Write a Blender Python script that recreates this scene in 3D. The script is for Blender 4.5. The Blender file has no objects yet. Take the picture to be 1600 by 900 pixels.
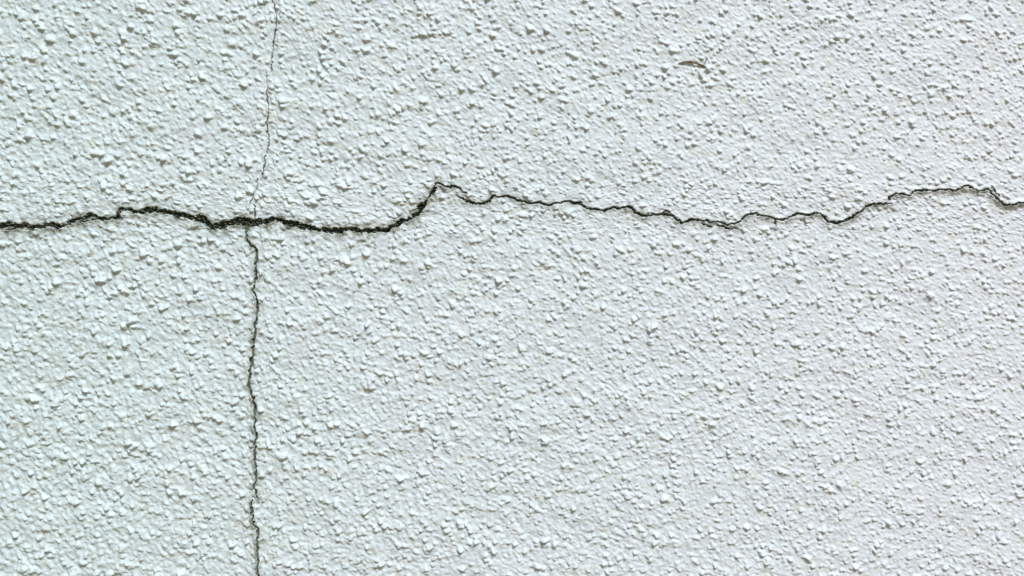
import bpy, math
import numpy as np

# ------------------------------------------------------------------ camera, sky, sun, exposure
C = bpy.context.scene.collection
PX = 0.000625                 # one photograph pixel on the wall, in metres (the frame is 1 m wide)
ZC = 1.5                      # height of the picture centre above the ground
DIST = 0.85

cam_data = bpy.data.cameras.new("camera")
cam_data.sensor_width = 36.0
cam_data.lens = 36.0 * DIST
cam_data.clip_start = 0.01
cam_data.clip_end = 500.0
cam = bpy.data.objects.new("camera", cam_data)
cam.location = (0.0, -DIST, ZC)
cam.rotation_euler = (math.radians(90), 0, 0)
C.objects.link(cam)
bpy.context.scene.camera = cam

SUN_ELEV = math.radians(52)
SUN_AZ = math.radians(22)     # towards the right of the wall's normal
world = bpy.data.worlds.new("World")
bpy.context.scene.world = world
world.use_nodes = True
wn = world.node_tree
for n in list(wn.nodes):
    wn.nodes.remove(n)
sky = wn.nodes.new("ShaderNodeTexSky")
sky.sky_type = 'NISHITA'
sky.sun_disc = False
sky.sun_elevation = SUN_ELEV
sky.sun_rotation = math.pi - SUN_AZ      # the sun stands in front of the wall, to the right
sky.air_density = 1.0
sky.dust_density = 1.0
sky.ozone_density = 1.0
bg = wn.nodes.new("ShaderNodeBackground")
bg.inputs["Strength"].default_value = 0.055
wo = wn.nodes.new("ShaderNodeOutputWorld")
wn.links.new(sky.outputs["Color"], bg.inputs["Color"])
wn.links.new(bg.outputs["Background"], wo.inputs["Surface"])

sun_data = bpy.data.lights.new("sun", 'SUN')
sun_data.energy = 4.5
sun_data.angle = math.radians(22)
sun_data.color = (1.0, 0.97, 0.92)
sun = bpy.data.objects.new("sun", sun_data)
sun.location = (1.5, -3, 5)
sun.rotation_euler = (math.pi / 2 - SUN_ELEV, 0, SUN_AZ)
C.objects.link(sun)

vs = bpy.context.scene.view_settings
vs.view_transform = 'Standard'
vs.look = 'None'
vs.gamma = 1.0
vs.use_curve_mapping = False
vs.exposure = 0.02

# ------------------------------------------------------------------ materials
def new_mat(name):
    m = bpy.data.materials.new(name)
    m.use_nodes = True
    nt = m.node_tree
    b = nt.nodes["Principled BSDF"]
    return m, nt, b

def node(nt, kind, **kw):
    n = nt.nodes.new(kind)
    for k, v in kw.items():
        setattr(n, k, v)
    return n

def mix(nt, fac, a, b, mode='MIX'):
    n = nt.nodes.new("ShaderNodeMix")
    n.data_type = 'RGBA'
    n.blend_type = mode
    for sock, val in ((n.inputs[0], fac), (n.inputs[6], a), (n.inputs[7], b)):
        if hasattr(val, "links"):
            nt.links.new(val, sock)
        elif isinstance(val, (int, float)):
            sock.default_value = val
        else:
            sock.default_value = (*val, 1.0)
    return n.outputs[2]

def noise(nt, co, scale, detail=4.0, rough=0.6):
    n = nt.nodes.new("ShaderNodeTexNoise")
    n.inputs["Scale"].default_value = scale
    n.inputs["Detail"].default_value = detail
    n.inputs["Roughness"].default_value = rough
    nt.links.new(co, n.inputs["Vector"])
    return n.outputs["Fac"]

def ramp(nt, src, lo, hi, vlo=0.0, vhi=1.0):
    n = nt.nodes.new("ShaderNodeMapRange")
    n.clamp = True
    n.inputs[1].default_value = lo
    n.inputs[2].default_value = hi
    n.inputs[3].default_value = vlo
    n.inputs[4].default_value = vhi
    nt.links.new(src, n.inputs[0])
    return n.outputs[0]

def math2(nt, op, a, b):
    n = nt.nodes.new("ShaderNodeMath")
    n.operation = op
    for s, v in ((n.inputs[0], a), (n.inputs[1], b)):
        if hasattr(v, "links"):
            nt.links.new(v, s)
        else:
            s.default_value = v
    return n.outputs[0]

PAINT = (0.53, 0.67, 0.73)
def make_render_material():
    m, nt, b = new_mat("painted_roughcast")
    co = node(nt, "ShaderNodeTexCoord").outputs["Object"]
    at = node(nt, "ShaderNodeAttribute", attribute_name="grime").outputs["Fac"]
    # paint drifting unevenly from cyan at left to paler lavender at right, then film of dust, then algae along the cracks
    sep = node(nt, "ShaderNodeSeparateXYZ")
    nt.links.new(co, sep.inputs[0])
    across = math2(nt, 'ADD', sep.outputs[0], math2(nt, 'MULTIPLY', noise(nt, co, 4.0, 3.0), 0.5))
    col = mix(nt, ramp(nt, across, -0.45, 0.7), PAINT, (0.605, 0.675, 0.77))
    dust = ramp(nt, noise(nt, co, 70.0, 5.0, 0.7), 0.5, 0.78, 0.0, 0.5)
    col = mix(nt, dust, col, (0.60, 0.62, 0.55))
    fine = ramp(nt, noise(nt, co, 420.0, 2.0), 0.62, 0.74, 0.0, 0.6)
    col = mix(nt, fine, col, (0.30, 0.29, 0.19))
    patch = ramp(nt, noise(nt, co, 190.0, 3.0, 0.6), 0.52, 0.72, 0.0, 0.30)
    col = mix(nt, patch, col, (0.47, 0.47, 0.37))
    gr = math2(nt, 'MULTIPLY', at, ramp(nt, noise(nt, co, 160.0, 4.0, 0.7), 0.3, 0.65, 0.45, 1.0))
    col = mix(nt, gr, col, (0.115, 0.125, 0.07))
    nt.links.new(col, b.inputs["Base Color"])
    b.inputs["Roughness"].default_value = 0.62
    b.inputs["Specular IOR Level"].default_value = 0.35
    bp = node(nt, "ShaderNodeBump")
    bp.inputs["Strength"].default_value = 0.3
    bp.inputs["Distance"].default_value = 0.0007
    nt.links.new(noise(nt, co, 900.0, 3.0, 0.65), bp.inputs["Height"])
    nt.links.new(bp.outputs["Normal"], b.inputs["Normal"])
    return m

def make_crack_material():
    m, nt, b = new_mat("crack_grime")
    co = node(nt, "ShaderNodeTexCoord").outputs["Object"]
    at = node(nt, "ShaderNodeAttribute", attribute_name="grime").outputs["Fac"]
    col = mix(nt, noise(nt, co, 300.0, 3.0), (0.022, 0.046, 0.033), (0.08, 0.12, 0.075))
    grit = ramp(nt, noise(nt, co, 1000.0, 2.0, 0.6), 0.58, 0.68, 0.0, 0.75)
    col = mix(nt, grit, col, (0.30, 0.33, 0.32))
    # the worn outer edge of the break still carries some grey paint
    edge = ramp(nt, at, 0.55, 0.9, 0.0, 1.0)
    col = mix(nt, edge, (0.30, 0.33, 0.29), col)
    nt.links.new(col, b.inputs["Base Color"])
    b.inputs["Roughness"].default_value = 0.8
    b.inputs["Specular IOR Level"].default_value = 0.3
    return m

def make_plain(name, col_a, col_b, scale, rough=0.85):
    m, nt, b = new_mat(name)
    co = node(nt, "ShaderNodeTexCoord").outputs["Object"]
    nt.links.new(mix(nt, noise(nt, co, scale, 5.0, 0.65), col_a, col_b), b.inputs["Base Color"])
    b.inputs["Roughness"].default_value = rough
    return m

MAT_RENDER = make_render_material()
MAT_CRACK = make_crack_material()
MAT_CORE = make_plain("cement_backing", (0.25, 0.24, 0.22), (0.34, 0.33, 0.31), 30.0)
MAT_GROUND = make_plain("dry_grass_soil", (0.20, 0.13, 0.025), (0.27, 0.175, 0.035), 6.0)
MAT_STRAW = make_plain("dry_straw", (0.08, 0.06, 0.03), (0.20, 0.15, 0.08), 400.0)

# ------------------------------------------------------------------ relief of the roughcast (tiling height tile, in photo pixels)
rng = np.random.default_rng(11)
CELL = 0.6
NX, NY = 3200, 1920                       # 1920 x 1152 px tile
TW, TH = NX * CELL, NY * CELL

def fft_noise(seed, lo, hi, sx=1.0, sy=1.0, power=0.0, nx=NX, ny=NY, cell=CELL):
    """periodic band-limited noise, wavelengths between lo and hi px, unit variance"""
    r = np.random.default_rng(seed)
    w = r.standard_normal((ny, nx)).astype(np.float32)
    f = np.fft.rfft2(w)
    fx = np.fft.rfftfreq(nx, cell)[None, :] * sx
    fy = np.fft.fftfreq(ny, cell)[:, None] * sy
    k = np.sqrt(fx * fx + fy * fy) + 1e-9
    g = np.exp(-(k * lo) ** 2 * 0.8) * (1 - np.exp(-(k * hi) ** 2)) * k ** (-power)
    a = np.fft.irfft2(f * g, s=(ny, nx)).astype(np.float32)
    return (a - a.mean()) / a.std()

def splat(h, xs, ys, ra, amp, asp, ang, flat):
    """raise rounded grains, each blended in with a maximum; the lower side of a grain is the steeper one"""
    for x, y, r, a, s, t, fl in zip(xs, ys, ra, amp, asp, ang, flat):
        R = r * max(s, 1.7) / CELL + 1
        ix, iy = int(x / CELL), int(y / CELL)
        n = int(R)
        jx = np.arange(ix - n, ix + n + 1)
        jy = np.arange(iy - n, iy + n + 1)
        dx = (jx * CELL - x)[None, :]
        dy = (jy * CELL - y)[:, None]
        dy = np.where(dy > 0, dy * 1.8, dy * 0.62)
        c, q = math.cos(t), math.sin(t)
        u = (dx * c + dy * q) / (r * s)
        v = (-dx * q + dy * c) / r
        d = np.clip(1 - (u * u + v * v), 0, 1)
        k = (a * d ** fl).astype(np.float32)
        gx, gy = np.ix_(jy % NY, jx % NX)
        blk = h[gx, gy]
        # soft union: mostly the higher of the two, a little of the sum
        h[gx, gy] = np.maximum(blk, k) + 0.2 * np.minimum(blk, k)

def build_tile():
    dens = 0.6 * fft_noise(3, 26, 160)
    # thrown from the side: grains gather in short slanting drifts
    drift = fft_noise(4, 9, 34, 2.6, 1.0)
    jj, kk = np.meshgrid(np.arange(NY), np.arange(NX), indexing='ij')
    dens = dens + 1.0 * drift[(jj - (kk * 3) // 5) % NY, kk]
    def scatter(n, bias):
        out = []
        need = n
        while need > 0:
            x = rng.uniform(0, TW, need * 3)
            y = rng.uniform(0, TH, need * 3)
            d = dens[(y / CELL).astype(int) % NY, (x / CELL).astype(int) % NX]
            keep = rng.uniform(0, 1, need * 3) < 1 / (1 + np.exp(-bias * d))
            pts = np.stack([x[keep], y[keep]], 1)[:need]
            out.append(pts)
            need -= len(pts)
        p = np.concatenate(out)
        return p[:, 0], p[:, 1]
    # low pads of mortar the grains sit on
    pads = np.zeros((NY, NX), np.float32)
    n = 2600
    x, y = scatter(n, 1.0)
    r = rng.uniform(7, 17, n)
    splat(pads, x, y, r, r * rng.uniform(0.04, 0.08, n), rng.uniform(1.0, 1.9, n),
          rng.normal(0.35, 0.35, n), np.full(n, 1.3))
    # grains
    g = np.zeros((NY, NX), np.float32)
    n = 13000
    x, y = scatter(n, 1.1)
    r = np.clip(rng.lognormal(math.log(2.95), 0.30, n), 1.8, 5.2)
    splat(g, x, y, r, r * rng.uniform(0.4, 1.0, n), rng.uniform(1.0, 2.1, n),
          rng.normal(0.35, 0.4, n), rng.uniform(1.0, 1.7, n))
    n = 13000
    x = rng.uniform(0, TW, n)
    y = rng.uniform(0, TH, n)
    r = rng.uniform(1.5, 2.6, n)
    splat(g, x, y, r, r * rng.uniform(0.35, 0.7, n), rng.uniform(1.0, 1.4, n),
          rng.uniform(0, 3.1, n), np.full(n, 1.2))
    # pinholes where a grain fell out or the paint did not reach
    n = 5200
    x = rng.uniform(0, TW, n)
    y = rng.uniform(0, TH, n)
    r = rng.uniform(1.3, 2.4, n)
    pits = np.zeros((NY, NX), np.float32)
    splat(pits, x, y, r, r * rng.uniform(0.5, 1.1, n), rng.uniform(1.0, 1.8, n), rng.normal(0.3, 0.5, n), np.full(n, 0.8))
    # the coat between the grains is itself lumpy, in soft slanting ridges
    mid = fft_noise(12, 7, 20, 1.6, 1.0)[(jj - (kk * 3) // 5) % NY, kk]
    mid = 0.75 * np.log1p(np.exp(1.5 * mid)) + 0.16 * fft_noise(13, 4, 11, 1.2, 1.0)
    h = pads + 1.15 * g + 0.72 * mid - pits
    # the paint has rounded everything off
    f = np.fft.rfft2(h)
    k2 = np.fft.rfftfreq(NX, CELL)[None, :] ** 2 + np.fft.fftfreq(NY, CELL)[:, None] ** 2
    h = np.fft.irfft2(f * np.exp(-2 * math.pi ** 2 * 0.95 ** 2 * k2), s=(NY, NX)).astype(np.float32)
    soft = 0.20 * fft_noise(5, 12, 40, 0.8, 1.2) + 0.06 * fft_noise(6, 3.0, 12) + 0.10 * fft_noise(7, 60, 260)
    return h, soft

TILE, SOFT = build_tile()
WX = fft_noise(8, 5, 18)
WY = fft_noise(9, 5, 18)

def sample(t, x, y):
    u = (x / CELL) % NX
    v = (y / CELL) % NY
    i0 = np.floor(u).astype(np.int32)
    j0 = np.floor(v).astype(np.int32)
    fu = (u - i0).astype(np.float32)
    fv = (v - j0).astype(np.float32)
    i0 %= NX
    j0 %= NY
    i1 = (i0 + 1) % NX
    j1 = (j0 + 1) % NY
    return ((t[j0, i0] * (1 - fu) + t[j0, i1] * fu) * (1 - fv)
            + (t[j1, i0] * (1 - fu) + t[j1, i1] * fu) * fv)

# ------------------------------------------------------------------ the cracks: centre lines (x, y, half width), in photo pixels
HORIZ = [
 [(-420,380,1.2),(-330,371,1.6),(-240,377,2.0),(-170,362,2.4),(-90,366,2.6),(-40,357,2.8),(0,353,3),(15,352,3),(25,354,3),(37,351,3),(50,354,3),
  (62,355,3),(72,350,3),(80,350,3.6),(88,353,3),(95,354,2.8),(105,350,2.8),(112,344,2.4),(125,341,2.4),(135,341,2.6),(142,336,2.6),(150,337,2.4),
  (158,343,2.6),(170,341,2.2),(180,340,2.4),(186,331,3),(195,326,2),(205,328,2.4),(215,332,3),(222,331,2.6),(229,326,3),(240,329,3.2),(252,330,3),
  (262,333,3.2),(275,335,3),(290,336,3.8),(302,340,4),(312,341,4.6),(318,343,4.6),(325,349,4),(333,353,4),(345,354,4.4),(355,350,4.4),(365,346,4.2),
  (375,344,4.6),(385,348,5.5),(392,349,6.5),(400,347,5.6),(412,347,3.4),(425,343,3.6),(435,342,4.2),(447,345,4.2),(455,348,4.2),(465,351,3.6),(477,355,3.4),
  (490,357,3.4),(502,359,3.2),(515,361,3.4),(525,361,3.6),(532,361,3.4),(543,357,3),(550,358,3.2),(562,361,3.2),(575,361,3),(590,360,3),
  (605,360,3.2),(612,355,3.2),(622,350,3.2),(632,345,3),(645,340,2.6),(652,334,3.0),(656,330,2.4)],
 [(657,327,2.5),(660,322,3.4),(664,317,2.8),(667,314,1.6)],
 [(661,320,2.4),(664,314,1.2)],
 [(668,311,1.5),(673,306,1.9),(677,300,2.7),(678,297,1.8),(680,292,1.5)],
 [(680,294,1.3),(679,290,0.9),(682,286,1.2),(686,285,1.2),(690,287,1.2),(695,291,1.2),(702,293,1.3),(707,290,1.2),
  (712,291,1.1),(718,295,1.2),(724,300,1.2),(729,303,0.6)],
 [(713,306,0.6),(720,309,0.9),(727,313,1.4),(735,315,1.5),(745,318,1.6),(755,319,1.5),(762,316,1.3),(768,309,1.2),(771,306,1.4),(775,308,1.3),
  (783,308,1.3),(792,306,1.5),(800,309,1.2),(810,313,1.3),(822,316,1.4),(832,317,1.5),(845,317,1.5),(852,320,1.3),(860,321,1.3),(870,318,1.2),
  (880,316,1.2),(887,314,1.3),(897,317,1.7),(904,318,1.8),(912,321,1.4),(922,326,1.4),(935,328,1.5),(945,329,1.7),(952,326,1.6),(962,324,1.2),(975,324.5,1.2),
  (982,322,1.2),(988,327,1.3),(996,334,1.5),(1005,336,1.3),(1018,336,1.3),(1030,334,1.2),(1040,334,1.2),(1052,337,1.4),(1058,344,1.5),(1065,348,1.6),
  (1072,348,1.5),(1080,343,1.2),(1092,343,1.1),(1102,345,1.0),(1112,347,0.9),(1122,346,0.8),(1130,349,0.9),(1135,352,0.9),(1140,350,1.0),(1147,349,1.2),(1155,347,1.2),
  (1160,342,1.2),(1168,335,1.1),(1175,333,1.0),(1180,332,1.2),(1188,336,1.0),(1197,337,1.0),(1205,338,1.2),(1210,342,1.5),(1222,343,1.3),
  (1232,341,1.1),(1240,337,1.3),(1247,334,1.4),(1256,334,1.2),(1267,336,1.3),(1275,333,1.3),(1283,334,1.0),(1290,341,1.4),(1296,347,1.4),(1305,348,1.8),
  (1318,345,1.8),(1330,341,1.4),(1340,334,1.1),(1350,327,1.5),(1355,322,1.2),(1365,319,1.1),(1375,318,1.1),(1385,319,0.9),(1396,318,0.5)],
 [(1095,349,0.9),(1105,353,1.3),(1112,356,0.7)],
 [(1120,350,0.8),(1128,353,1.3),(1134,357,1.3),(1142,357,1.1),(1150,358,0.7)],
 [(1388,310,1.6),(1395,305,1.3),(1402,302,1.2),(1412,304,1.0),(1422,304.5,1.3),(1430,299,1.2),(1442,298,1.3),(1450,296,1.0),(1460,298,0.8),(1475,295,1.2),
  (1485,296,1.1),(1495,297,1.0),(1505,293,1.3),(1510,289,1.2),(1517,289,1.0),(1523,295,1.2),(1530,299,1.0),(1540,296,0.9),(1547,294,1.2),(1553,301,1.1),
  (1560,309,1.3),(1570,317,1.3),(1578,320,1.2),(1590,319,1.1),(1600,316,1.1),(1640,309,1.1),(1690,316,1.0),(1760,300,1.0),(1830,306,0.9),(1900,296,0.5)],
 [(1551,290,0.4),(1557,298,0.5),(1564,306,0.5)],
 [(1030,334,0.5),(1037,331,0.8),(1043,330,0.8),(1047,333,0.4)],
 [(8,359,0.7),(30,357,0.8),(58,360,0.7)],
 [(112,349,0.6),(130,346,0.9),(152,343,0.6)],
 [(1210,344,0.8),(1213,350,0.5)],
]
UPPER = [
 [(440,-300,0.4),(434,-200,0.6),(430,-100,0.7),(425,-40,0.7),(427.4,0,0.75),(428,6,0.6)],
 [(429,9,0.35),(432,17,0.55),(433,36,0.8),(429.7,56.7,0.75),(426.7,79,0.7),(425,99,0.75),(424.8,113,0.4)],
 [(417.2,115,0.5),(419,132,0.8),(416.5,147,0.85),(419.8,162.6,0.8),(421,176,0.9),(417.2,191,1.0),(417.6,206,0.8),(421.5,219,0.95),(418.5,232,1.0),(418,238,1.1)],
 [(414.6,244,0.7),(414,250,1.1),(412.3,261,1.1),(410.4,272,0.9),(409.6,278,0.6)],
 [(401.3,279,0.6),(401.3,293,0.85),(396.4,306,0.8),(390.7,319.5,0.4)],
 [(397.5,321,0.4),(398,331,0.7),(399,337,1.1),(400,345,1.6)],
]
LOWER = [
 [(389,348,3.0),(387,354,2.6),(384.4,361,2.0),(384.8,368,1.7),(387.5,376,1.4),(392,383,1.0),(399.4,386.7,0.9),(401,395,1.2),(401,402,1.3),(399.4,421,1.3),
  (400.3,436.5,1.2),(397,447,0.9),(394.7,453.6,1.1),(399,461,1.0),(401.5,470.7,1.4),(402.5,483,1.3),(401,494,0.9),(400.3,502,1.2),(398.4,517,1.4),(396.3,536,1.2),
  (394.6,548,1.1),(395.5,556,1.1),(392.8,563,1.2),(394,570,1.1),(390,578,1.2),(389.5,590,1.2),(386.8,604.6,1.4),(390,610,0.9),(393,617,1.3),(397,632,1.3),
  (397.8,648,1.3),(397.4,666.7,1.0),(400.3,679,1.2),(399,692,1.1),(397.8,704,1.1),(396.3,716.5,1.2),(399.4,732,1.0),(399,742,1.1),(398.4,750.7,1.2),(395.6,763,1.3),
  (400,772,1.5),(401.5,779,0.7)],
 [(393,781,0.7),(393,786,1.1),(392.2,800.5,1.3),(394.7,819,1.2),(399,825,0.9),(403.4,828,1.1),(402.5,838,1.2),(400.3,845.7,1.2),(401.5,858,1.1),(401.0,866,0.8),
  (403,876,1.1),(401.5,888,1.2),(401.5,900,1.1),(404,940,1.1),(398,1000,1.1),(402,1080,1.0),(396,1180,0.7),(399,1260,0.3)],
]

def refine(pts, seed, jit, scl):
    """break a centre line into 0.4 px steps with a fractal wander and an uneven width"""
    r = np.random.default_rng(seed)
    p = np.array(pts, dtype=float)
    d = np.r_[0, np.cumsum(np.hypot(np.diff(p[:, 0]), np.diff(p[:, 1])))]
    n = max(3, int(d[-1] / 0.4))
    s = np.linspace(0, d[-1], n)
    x = np.interp(s, d, p[:, 0])
    y = np.interp(s, d, p[:, 1])
    w = np.interp(s, d, p[:, 2])
    def wander(step):
        m = int(d[-1] / step) + 3
        return np.interp(s, np.arange(m) * step, r.standard_normal(m))
    scale = np.clip(w, 1.1, 3)
    for step, a in ((4.5, 0.6), (2.0, 0.5)):
        x += jit * a * wander(step) * np.sqrt(scale)
        y += jit * a * wander(step) * np.sqrt(scale)
    w = w * scl * np.where(w < 2, 0.78, np.where(w < 3.6, 0.93, 0.84)) * (1 + 0.22 * wander(5) + 0.30 * wander(2.2))
    if scl < 0.9:                                    # the hairline comes and goes
        w = w * np.clip(0.65 + 0.95 * wander(8), 0.0, 1.6) - 0.03
    return x, y, np.clip(w, -0.4 if scl < 0.9 else 0.1, None)

# ------------------------------------------------------------------ rectilinear grid, closer lines along the cracks
def axis(segs):
    out = [segs[0][0]]
    for a, b, step in segs:
        n = max(1, int(round((b - a) / step)))
        out += list(np.linspace(a, b, n + 1)[1:])
    return np.array(out)

XMIN, XMAX = -4000.0, 5600.0
YMIN, YMAX = -2350.0, 2850.0              # top of the wall, ground
gx = axis([(XMIN, -1400, 40), (-1400, -500, 12), (-500, -60, 4), (-60, -8, 2.2), (-8, 380, 1.34), (380, 438, 0.62), (438, 1608, 1.34),
           (1608, 1660, 2.2), (1660, 2100, 4), (2100, 3000, 12), (3000, XMAX, 40)])
gy = axis([(YMIN, -1200, 40), (-1200, -400, 12), (-400, -50, 4), (-50, -8, 2.2), (-8, 280, 1.34), (280, 364, 0.58), (364, 908, 1.34),
           (908, 950, 2.2), (950, 1300, 4), (1300, 2000, 12), (2000, YMAX, 40)])
GX, GY = np.meshgrid(gx, gy)
nyv, nxv = GX.shape

# signed distance to the nearest crack edge (px), and which crack it is
S = np.full(GX.shape, 60.0, np.float32)
ID = np.zeros(GX.shape, np.int8)
REACH = 16.0
def stamp(group, cid, jit):
    for k, pts in enumerate(group):
        x, y, w = refine(pts, 100 * cid + k, jit, (1.0, 1.0, 0.68, 1.25)[cid])
        for a, b, c in zip(x, y, w):
            R = REACH
            i0, i1 = np.searchsorted(gx, (a - R, a + R))
            j0, j1 = np.searchsorted(gy, (b - R, b + R))
            if i1 <= i0 or j1 <= j0:
                continue
            d = np.hypot(gx[None, i0:i1] - a, gy[j0:j1, None] - b) - c
            blk = S[j0:j1, i0:i1]
            m = d < blk
            blk[m] = d[m]
            ID[j0:j1, i0:i1][m] = cid
stamp(UPPER, 2, 1.1)
stamp(LOWER, 3, 1.15)
stamp(HORIZ, 1, 1.0)

# ragged, bitten edges
S = np.where(S < 12, S + np.where(ID == 1, np.where(GX < 690, 0.6, 0.3), 0.25) * sample(WX, GX * 2.3, GY * 2.3 + 400)
             + np.where((ID == 1) & (GX < 690), 0.5, 0.0), S).astype(np.float32)

# grains are a little smaller and lower towards the right, coarser at the lower left
wx = sample(WX, GX * 0.7, GY * 0.7)
wy = sample(WY, GX, GY)
gxc = np.clip(GX, -600, 2600)
relief = sample(TILE, GX + 0.00013 * gxc * gxc + 0.8 * wx, GY * (1 + 0.00025 * gxc) + 0.6 * wy + 37)
coarse = 0.5 * sample(WX, GX * 0.11 + 300, GY * 0.11 + 100)
gain = 1.0 - 0.20 * np.clip((GX - 300) / 1300, -0.6, 1) + 0.10 * coarse
H = relief * gain
SAG = np.clip(H - 0.8, 0, 6) * np.clip(S / 5.0, 0, 1)       # grains were thrown wet and droop a little
H += sample(SOFT, GX, GY) * np.clip(2.2 - 1.5 * GX / 1200 + 0.4 * (GY - 450) / 450, 0.7, 3.0)
# waviness of the trowelled coat, plus bow and twist added to brighten the right
H += 0.6 * sample(WY, GX * 0.045 + 500, GY * 0.06 + 900)
xn = np.clip((GX - 800) / 800, -1.4, 1.4)
yn = np.clip((GY - 450) / 450, -1.6, 1.6)
H += 12.0 * xn * yn - 6.0 * xn * xn
# towards a crack the coat thins out and its lip curls up a little
lipn = 0.6 + 0.5 * sample(WX, GX * 0.5 + 77, GY * 0.5)
right_of = np.where(ID == 3, np.where(GX > np.interp(GY, [348, 386, 450, 605, 716, 800, 828, 900], [388, 400, 396, 388, 397, 393, 402, 402]), 2.0, 0.2), np.where((ID == 1) & (GX > 690), 0.5, 0.9))
lip = np.exp(-((S - 1.6) / 1.7) ** 2) * np.clip(lipn, 0, 1.5) * right_of
near = np.clip(S / 7.0, 0, 1)
H = np.where(S > 0, H * (0.55 + 0.45 * near) + 0.9 * lip, H * 0.5)
# the break itself
depth = np.clip((0.75 - S) / 1.4, 0, 1)
depth = depth * depth * (3 - 2 * depth)
deep = np.where(ID == 1, 7.5, np.where(ID == 2, 2.0, 4.5))
H -= depth * deep * (1 + 0.25 * wy * (ID == 1))
# crumbs and torn shreds of render lodged in the wide break
crumb = sample(WX, GX * 1.7 + 11, GY * 2.6 + 5) + 0.7 * sample(WY, GX * 0.7, GY * 3.0)
CR = np.where((ID == 1) & (S < 0.3), np.clip(crumb - 0.9, 0, 0.8) / 0.8, 0) * depth
H += CR * (deep - 1.0)
# grime: algae and dust along the cracks, reaching further below the wide one
wid = np.where(ID == 1, np.where(GX < 690, 7.0, 3.6), np.where(ID == 2, 1.4, 4.0))
lowside = GY > np.interp(GX, *zip(*sorted((q[0], q[1]) for g in HORIZ if len(g) > 5 for q in g)))
wid = wid * np.where((ID == 1) & lowside, 1.5, 1.0)
grime = np.exp(-np.clip(S, 0, None) / wid) * np.where(ID == 2, 0.45, 0.95)
grime *= np.clip(0.75 + 0.5 * sample(WY, GX * 0.35, GY * 0.35 + 50), 0.15, 1.3)
grime = np.where(S > 59, 0, np.clip(grime, 0, 1)).astype(np.float32)
grime = np.where(S < 0.6, np.clip(0.95 - (S + 0.2) * 0.35, 0.5, 1) - 0.5 * CR, grime).astype(np.float32)

grime = np.where((S < 0.6) & ((ID != 1) | (GX > 690)), np.minimum(grime, 0.80), grime).astype(np.float32)

VX = ((GX - 0.12 * SAG - 800) * PX).astype(np.float32)
VY = (-H * PX).astype(np.float32)                   # out of the wall is -Y
VZ = (ZC - (GY + 0.45 * SAG - 450) * PX).astype(np.float32)

# ------------------------------------------------------------------ faces: four sheets of render between the cracks, and the three cracks
fs = 0.25 * (S[:-1, :-1] + S[1:, :-1] + S[:-1, 1:] + S[1:, 1:])
fid = ID[:-1, :-1]
cx = 0.5 * (GX[:-1, :-1] + GX[1:, 1:])
cy = 0.5 * (GY[:-1, :-1] + GY[1:, 1:])
def line(group, key, dep):
    p = sorted([q for g in group if len(g) > 3 for q in g], key=lambda q: q[key])
    return [q[key] for q in p], [q[dep] for q in p]
hx, hy = line(HORIZ, 0, 1)
ux, uy = line(UPPER, 1, 0)
lx, ly = line(LOWER, 1, 0)
below = cy > np.interp(cx, hx, hy)
right = np.where(below, cx > np.interp(cy, lx, ly), cx > np.interp(cy, ux, uy))
part = np.where(below, 2, 0) + np.where(right, 1, 0)
part = np.where(fs < 0.45, 3 + fid, part)           # 4, 5, 6 = the cracks

ii = np.arange(nyv * nxv, dtype=np.int64).reshape(nyv, nxv)
quads = np.stack([ii[:-1, :-1], ii[1:, :-1], ii[1:, 1:], ii[:-1, 1:]], -1)   # normals face -Y
co_all = np.stack([VX, VY, VZ], -1).reshape(-1, 3)
gr_all = grime.reshape(-1)

def mesh_from(name, mask, mat, parent, label=None):
    q = quads[mask].reshape(-1)
    used, inv = np.unique(q, return_inverse=True)
    me = bpy.data.meshes.new(name)
    nf = len(q) // 4
    me.vertices.add(len(used))
    me.vertices.foreach_set("co", co_all[used].reshape(-1))
    me.loops.add(len(q))
    me.loops.foreach_set("vertex_index", inv.astype(np.int32).reshape(-1))
    me.polygons.add(nf)
    me.polygons.foreach_set("loop_start", np.arange(nf, dtype=np.int32) * 4)
    me.polygons.foreach_set("loop_total", np.full(nf, 4, np.int32))
    me.polygons.foreach_set("use_smooth", np.ones(nf, bool))
    me.update(calc_edges=True)
    a = me.attributes.new("grime", 'FLOAT', 'POINT')
    a.data.foreach_set("value", gr_all[used])
    me.materials.append(mat)
    o = bpy.data.objects.new(name, me)
    o.parent = parent
    if label:
        o["label"] = label
    C.objects.link(o)
    return o

wall = bpy.data.objects.new("plaster_wall", None)
wall.location = (0, 0, 0)
wall["label"] = "white roughcast plaster wall split by dark cracks, filling the picture"
wall["category"] = "wall"
C.objects.link(wall)

mesh_from("plaster_panel", part == 0, MAT_RENDER, wall, "rough white plaster above the wide crack, left of the hairline")
mesh_from("plaster_panel", part == 1, MAT_RENDER, wall, "rough white plaster above the long crack, right of the hairline")
mesh_from("plaster_panel", part == 2, MAT_RENDER, wall, "rough white plaster at the lower left below the wide crack")
mesh_from("plaster_panel", part == 3, MAT_RENDER, wall, "rough white plaster at the lower right below the long crack")
mesh_from("crack", part == 4, MAT_CRACK, wall, "long dark horizontal crack, wide at left and thin at right")
mesh_from("crack", part == 5, MAT_CRACK, wall, "broken hairline crack running up to the top edge")
mesh_from("crack", part == 6, MAT_CRACK, wall, "narrow dark vertical crack running down to the bottom edge")

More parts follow.
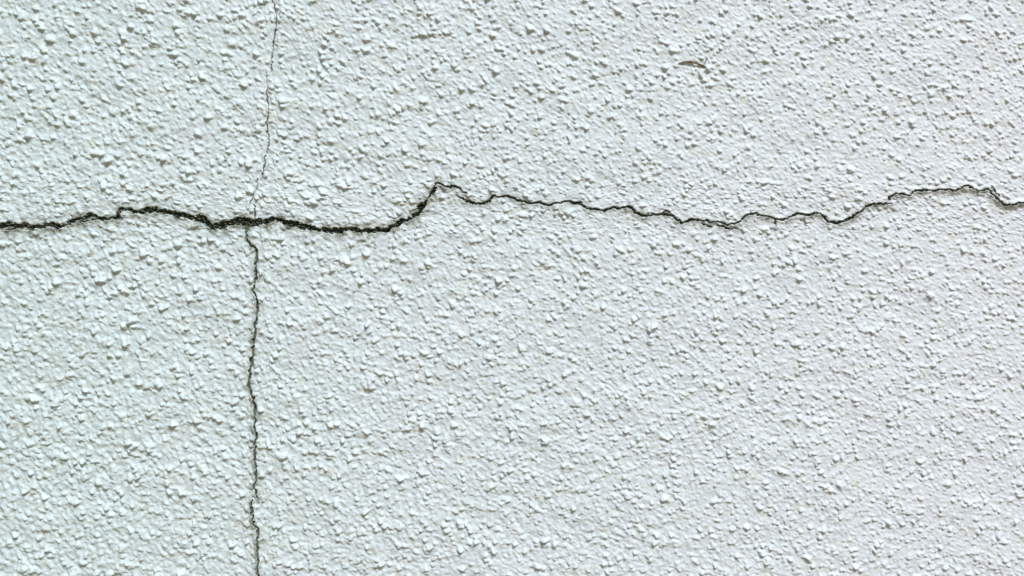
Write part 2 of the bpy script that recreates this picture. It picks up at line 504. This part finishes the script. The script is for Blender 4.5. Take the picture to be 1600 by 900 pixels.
def box(name, x0, x1, y0, y1, z0, z1, mat, parent=None):
    v = [(x0, y0, z0), (x1, y0, z0), (x1, y1, z0), (x0, y1, z0), (x0, y0, z1), (x1, y0, z1), (x1, y1, z1), (x0, y1, z1)]
    f = [(3, 2, 1, 0), (4, 5, 6, 7), (0, 1, 5, 4), (1, 2, 6, 5), (2, 3, 7, 6), (3, 0, 4, 7)]
    me = bpy.data.meshes.new(name)
    me.from_pydata(v, [], f)
    me.materials.append(mat)
    o = bpy.data.objects.new(name, me)
    o.parent = parent
    C.objects.link(o)
    return o
X0, X1 = (XMIN - 800) * PX, (XMAX - 800) * PX
box("masonry_core", X0, X1, 0.05, 0.27, 0.0, ZC - (YMIN - 450) * PX, MAT_CORE, wall)

# ------------------------------------------------------------------ ground in front of the wall (below the frame; its warm light reaches the wall)
g = bpy.data.meshes.new("ground")
g.from_pydata([(-60, -60, -0.004), (60, -60, -0.004), (60, 60, -0.004), (-60, 60, -0.004)], [], [(0, 1, 2, 3)])
g.materials.append(MAT_GROUND)
ground = bpy.data.objects.new("ground", g)
ground["kind"] = "structure"
C.objects.link(ground)

# ------------------------------------------------------------------ the sliver of dry straw caught on the wall
SEAT = float(H[np.searchsorted(gy, 92):np.searchsorted(gy, 108), np.searchsorted(gx, 1062):np.searchsorted(gx, 1106)].mean()) - 2.3
def P(x, y, out):
    out = out + SEAT
    return np.array([(x - 800) * PX, -out * PX, ZC - (y - 450) * PX])

def tube(name, pts, mat, parent=None, sides=8):
    """tapered, slightly flattened stalk through (x, y, out, radius) in px"""
    p = np.array(pts, float)
    t = np.linspace(0, len(p) - 1, (len(p) - 1) * 4 + 1)
    q = np.stack([np.interp(t, np.arange(len(p)), p[:, k]) for k in range(4)], 1)
    for k in range(4):                               # soften the corners
        q[1:-1, k] = 0.25 * q[:-2, k] + 0.5 * q[1:-1, k] + 0.25 * q[2:, k]
    v, f = [], []
    for i, (x, y, o, r) in enumerate(q):
        a = q[max(i - 1, 0)]
        b = q[min(i + 1, len(q) - 1)]
        d = np.array([b[0] - a[0], b[1] - a[1]])
        d /= np.hypot(*d) + 1e-9
        for s in range(sides):
            th = 2 * math.pi * s / sides
            rr = r * (1 + 0.12 * math.sin(3 * th + i))
            v.append(tuple(P(x - d[1] * rr * math.cos(th), y + d[0] * rr * math.cos(th), o + 0.8 * rr * math.sin(th))))
    n = len(q)
    for i in range(n - 1):
        for s in range(sides):
            f.append((i * sides + s, i * sides + (s + 1) % sides, (i + 1) * sides + (s + 1) % sides, (i + 1) * sides + s))
    f.append(tuple(range(sides))[::-1])
    f.append(tuple((n - 1) * sides + s for s in range(sides)))
    me = bpy.data.meshes.new(name)
    me.from_pydata(v, [], f)
    me.polygons.foreach_set("use_smooth", [True] * len(me.polygons))
    me.materials.append(mat)
    o = bpy.data.objects.new(name, me)
    o.parent = parent
    C.objects.link(o)
    return o

straw = bpy.data.objects.new("dry_straw", None)
straw["label"] = "thin curved sliver of brown dry straw caught on the wall"
straw["category"] = "straw"
C.objects.link(straw)
tube("stalk", [(1060, 99, 3.0, 0.4), (1067, 97, 3.6, 1.2), (1074, 95.5, 4.2, 1.1), (1080, 96, 4.5, 1.5), (1084, 97.5, 4.5, 1.6), (1090, 99, 4.3, 1.1),
               (1097, 101.5, 4.0, 1.5), (1101, 103.5, 3.6, 1.5), (1105, 104.5, 3.2, 0.9)], MAT_STRAW, straw)
tube("side_stem", [(1100, 101.5, 3.8, 0.35), (1102, 97, 4.6, 0.45), (1103.6, 93, 5.2, 0.5), (1104.6, 91, 5.4, 1.0), (1105.4, 90, 5.4, 0.3)], MAT_STRAW, straw)
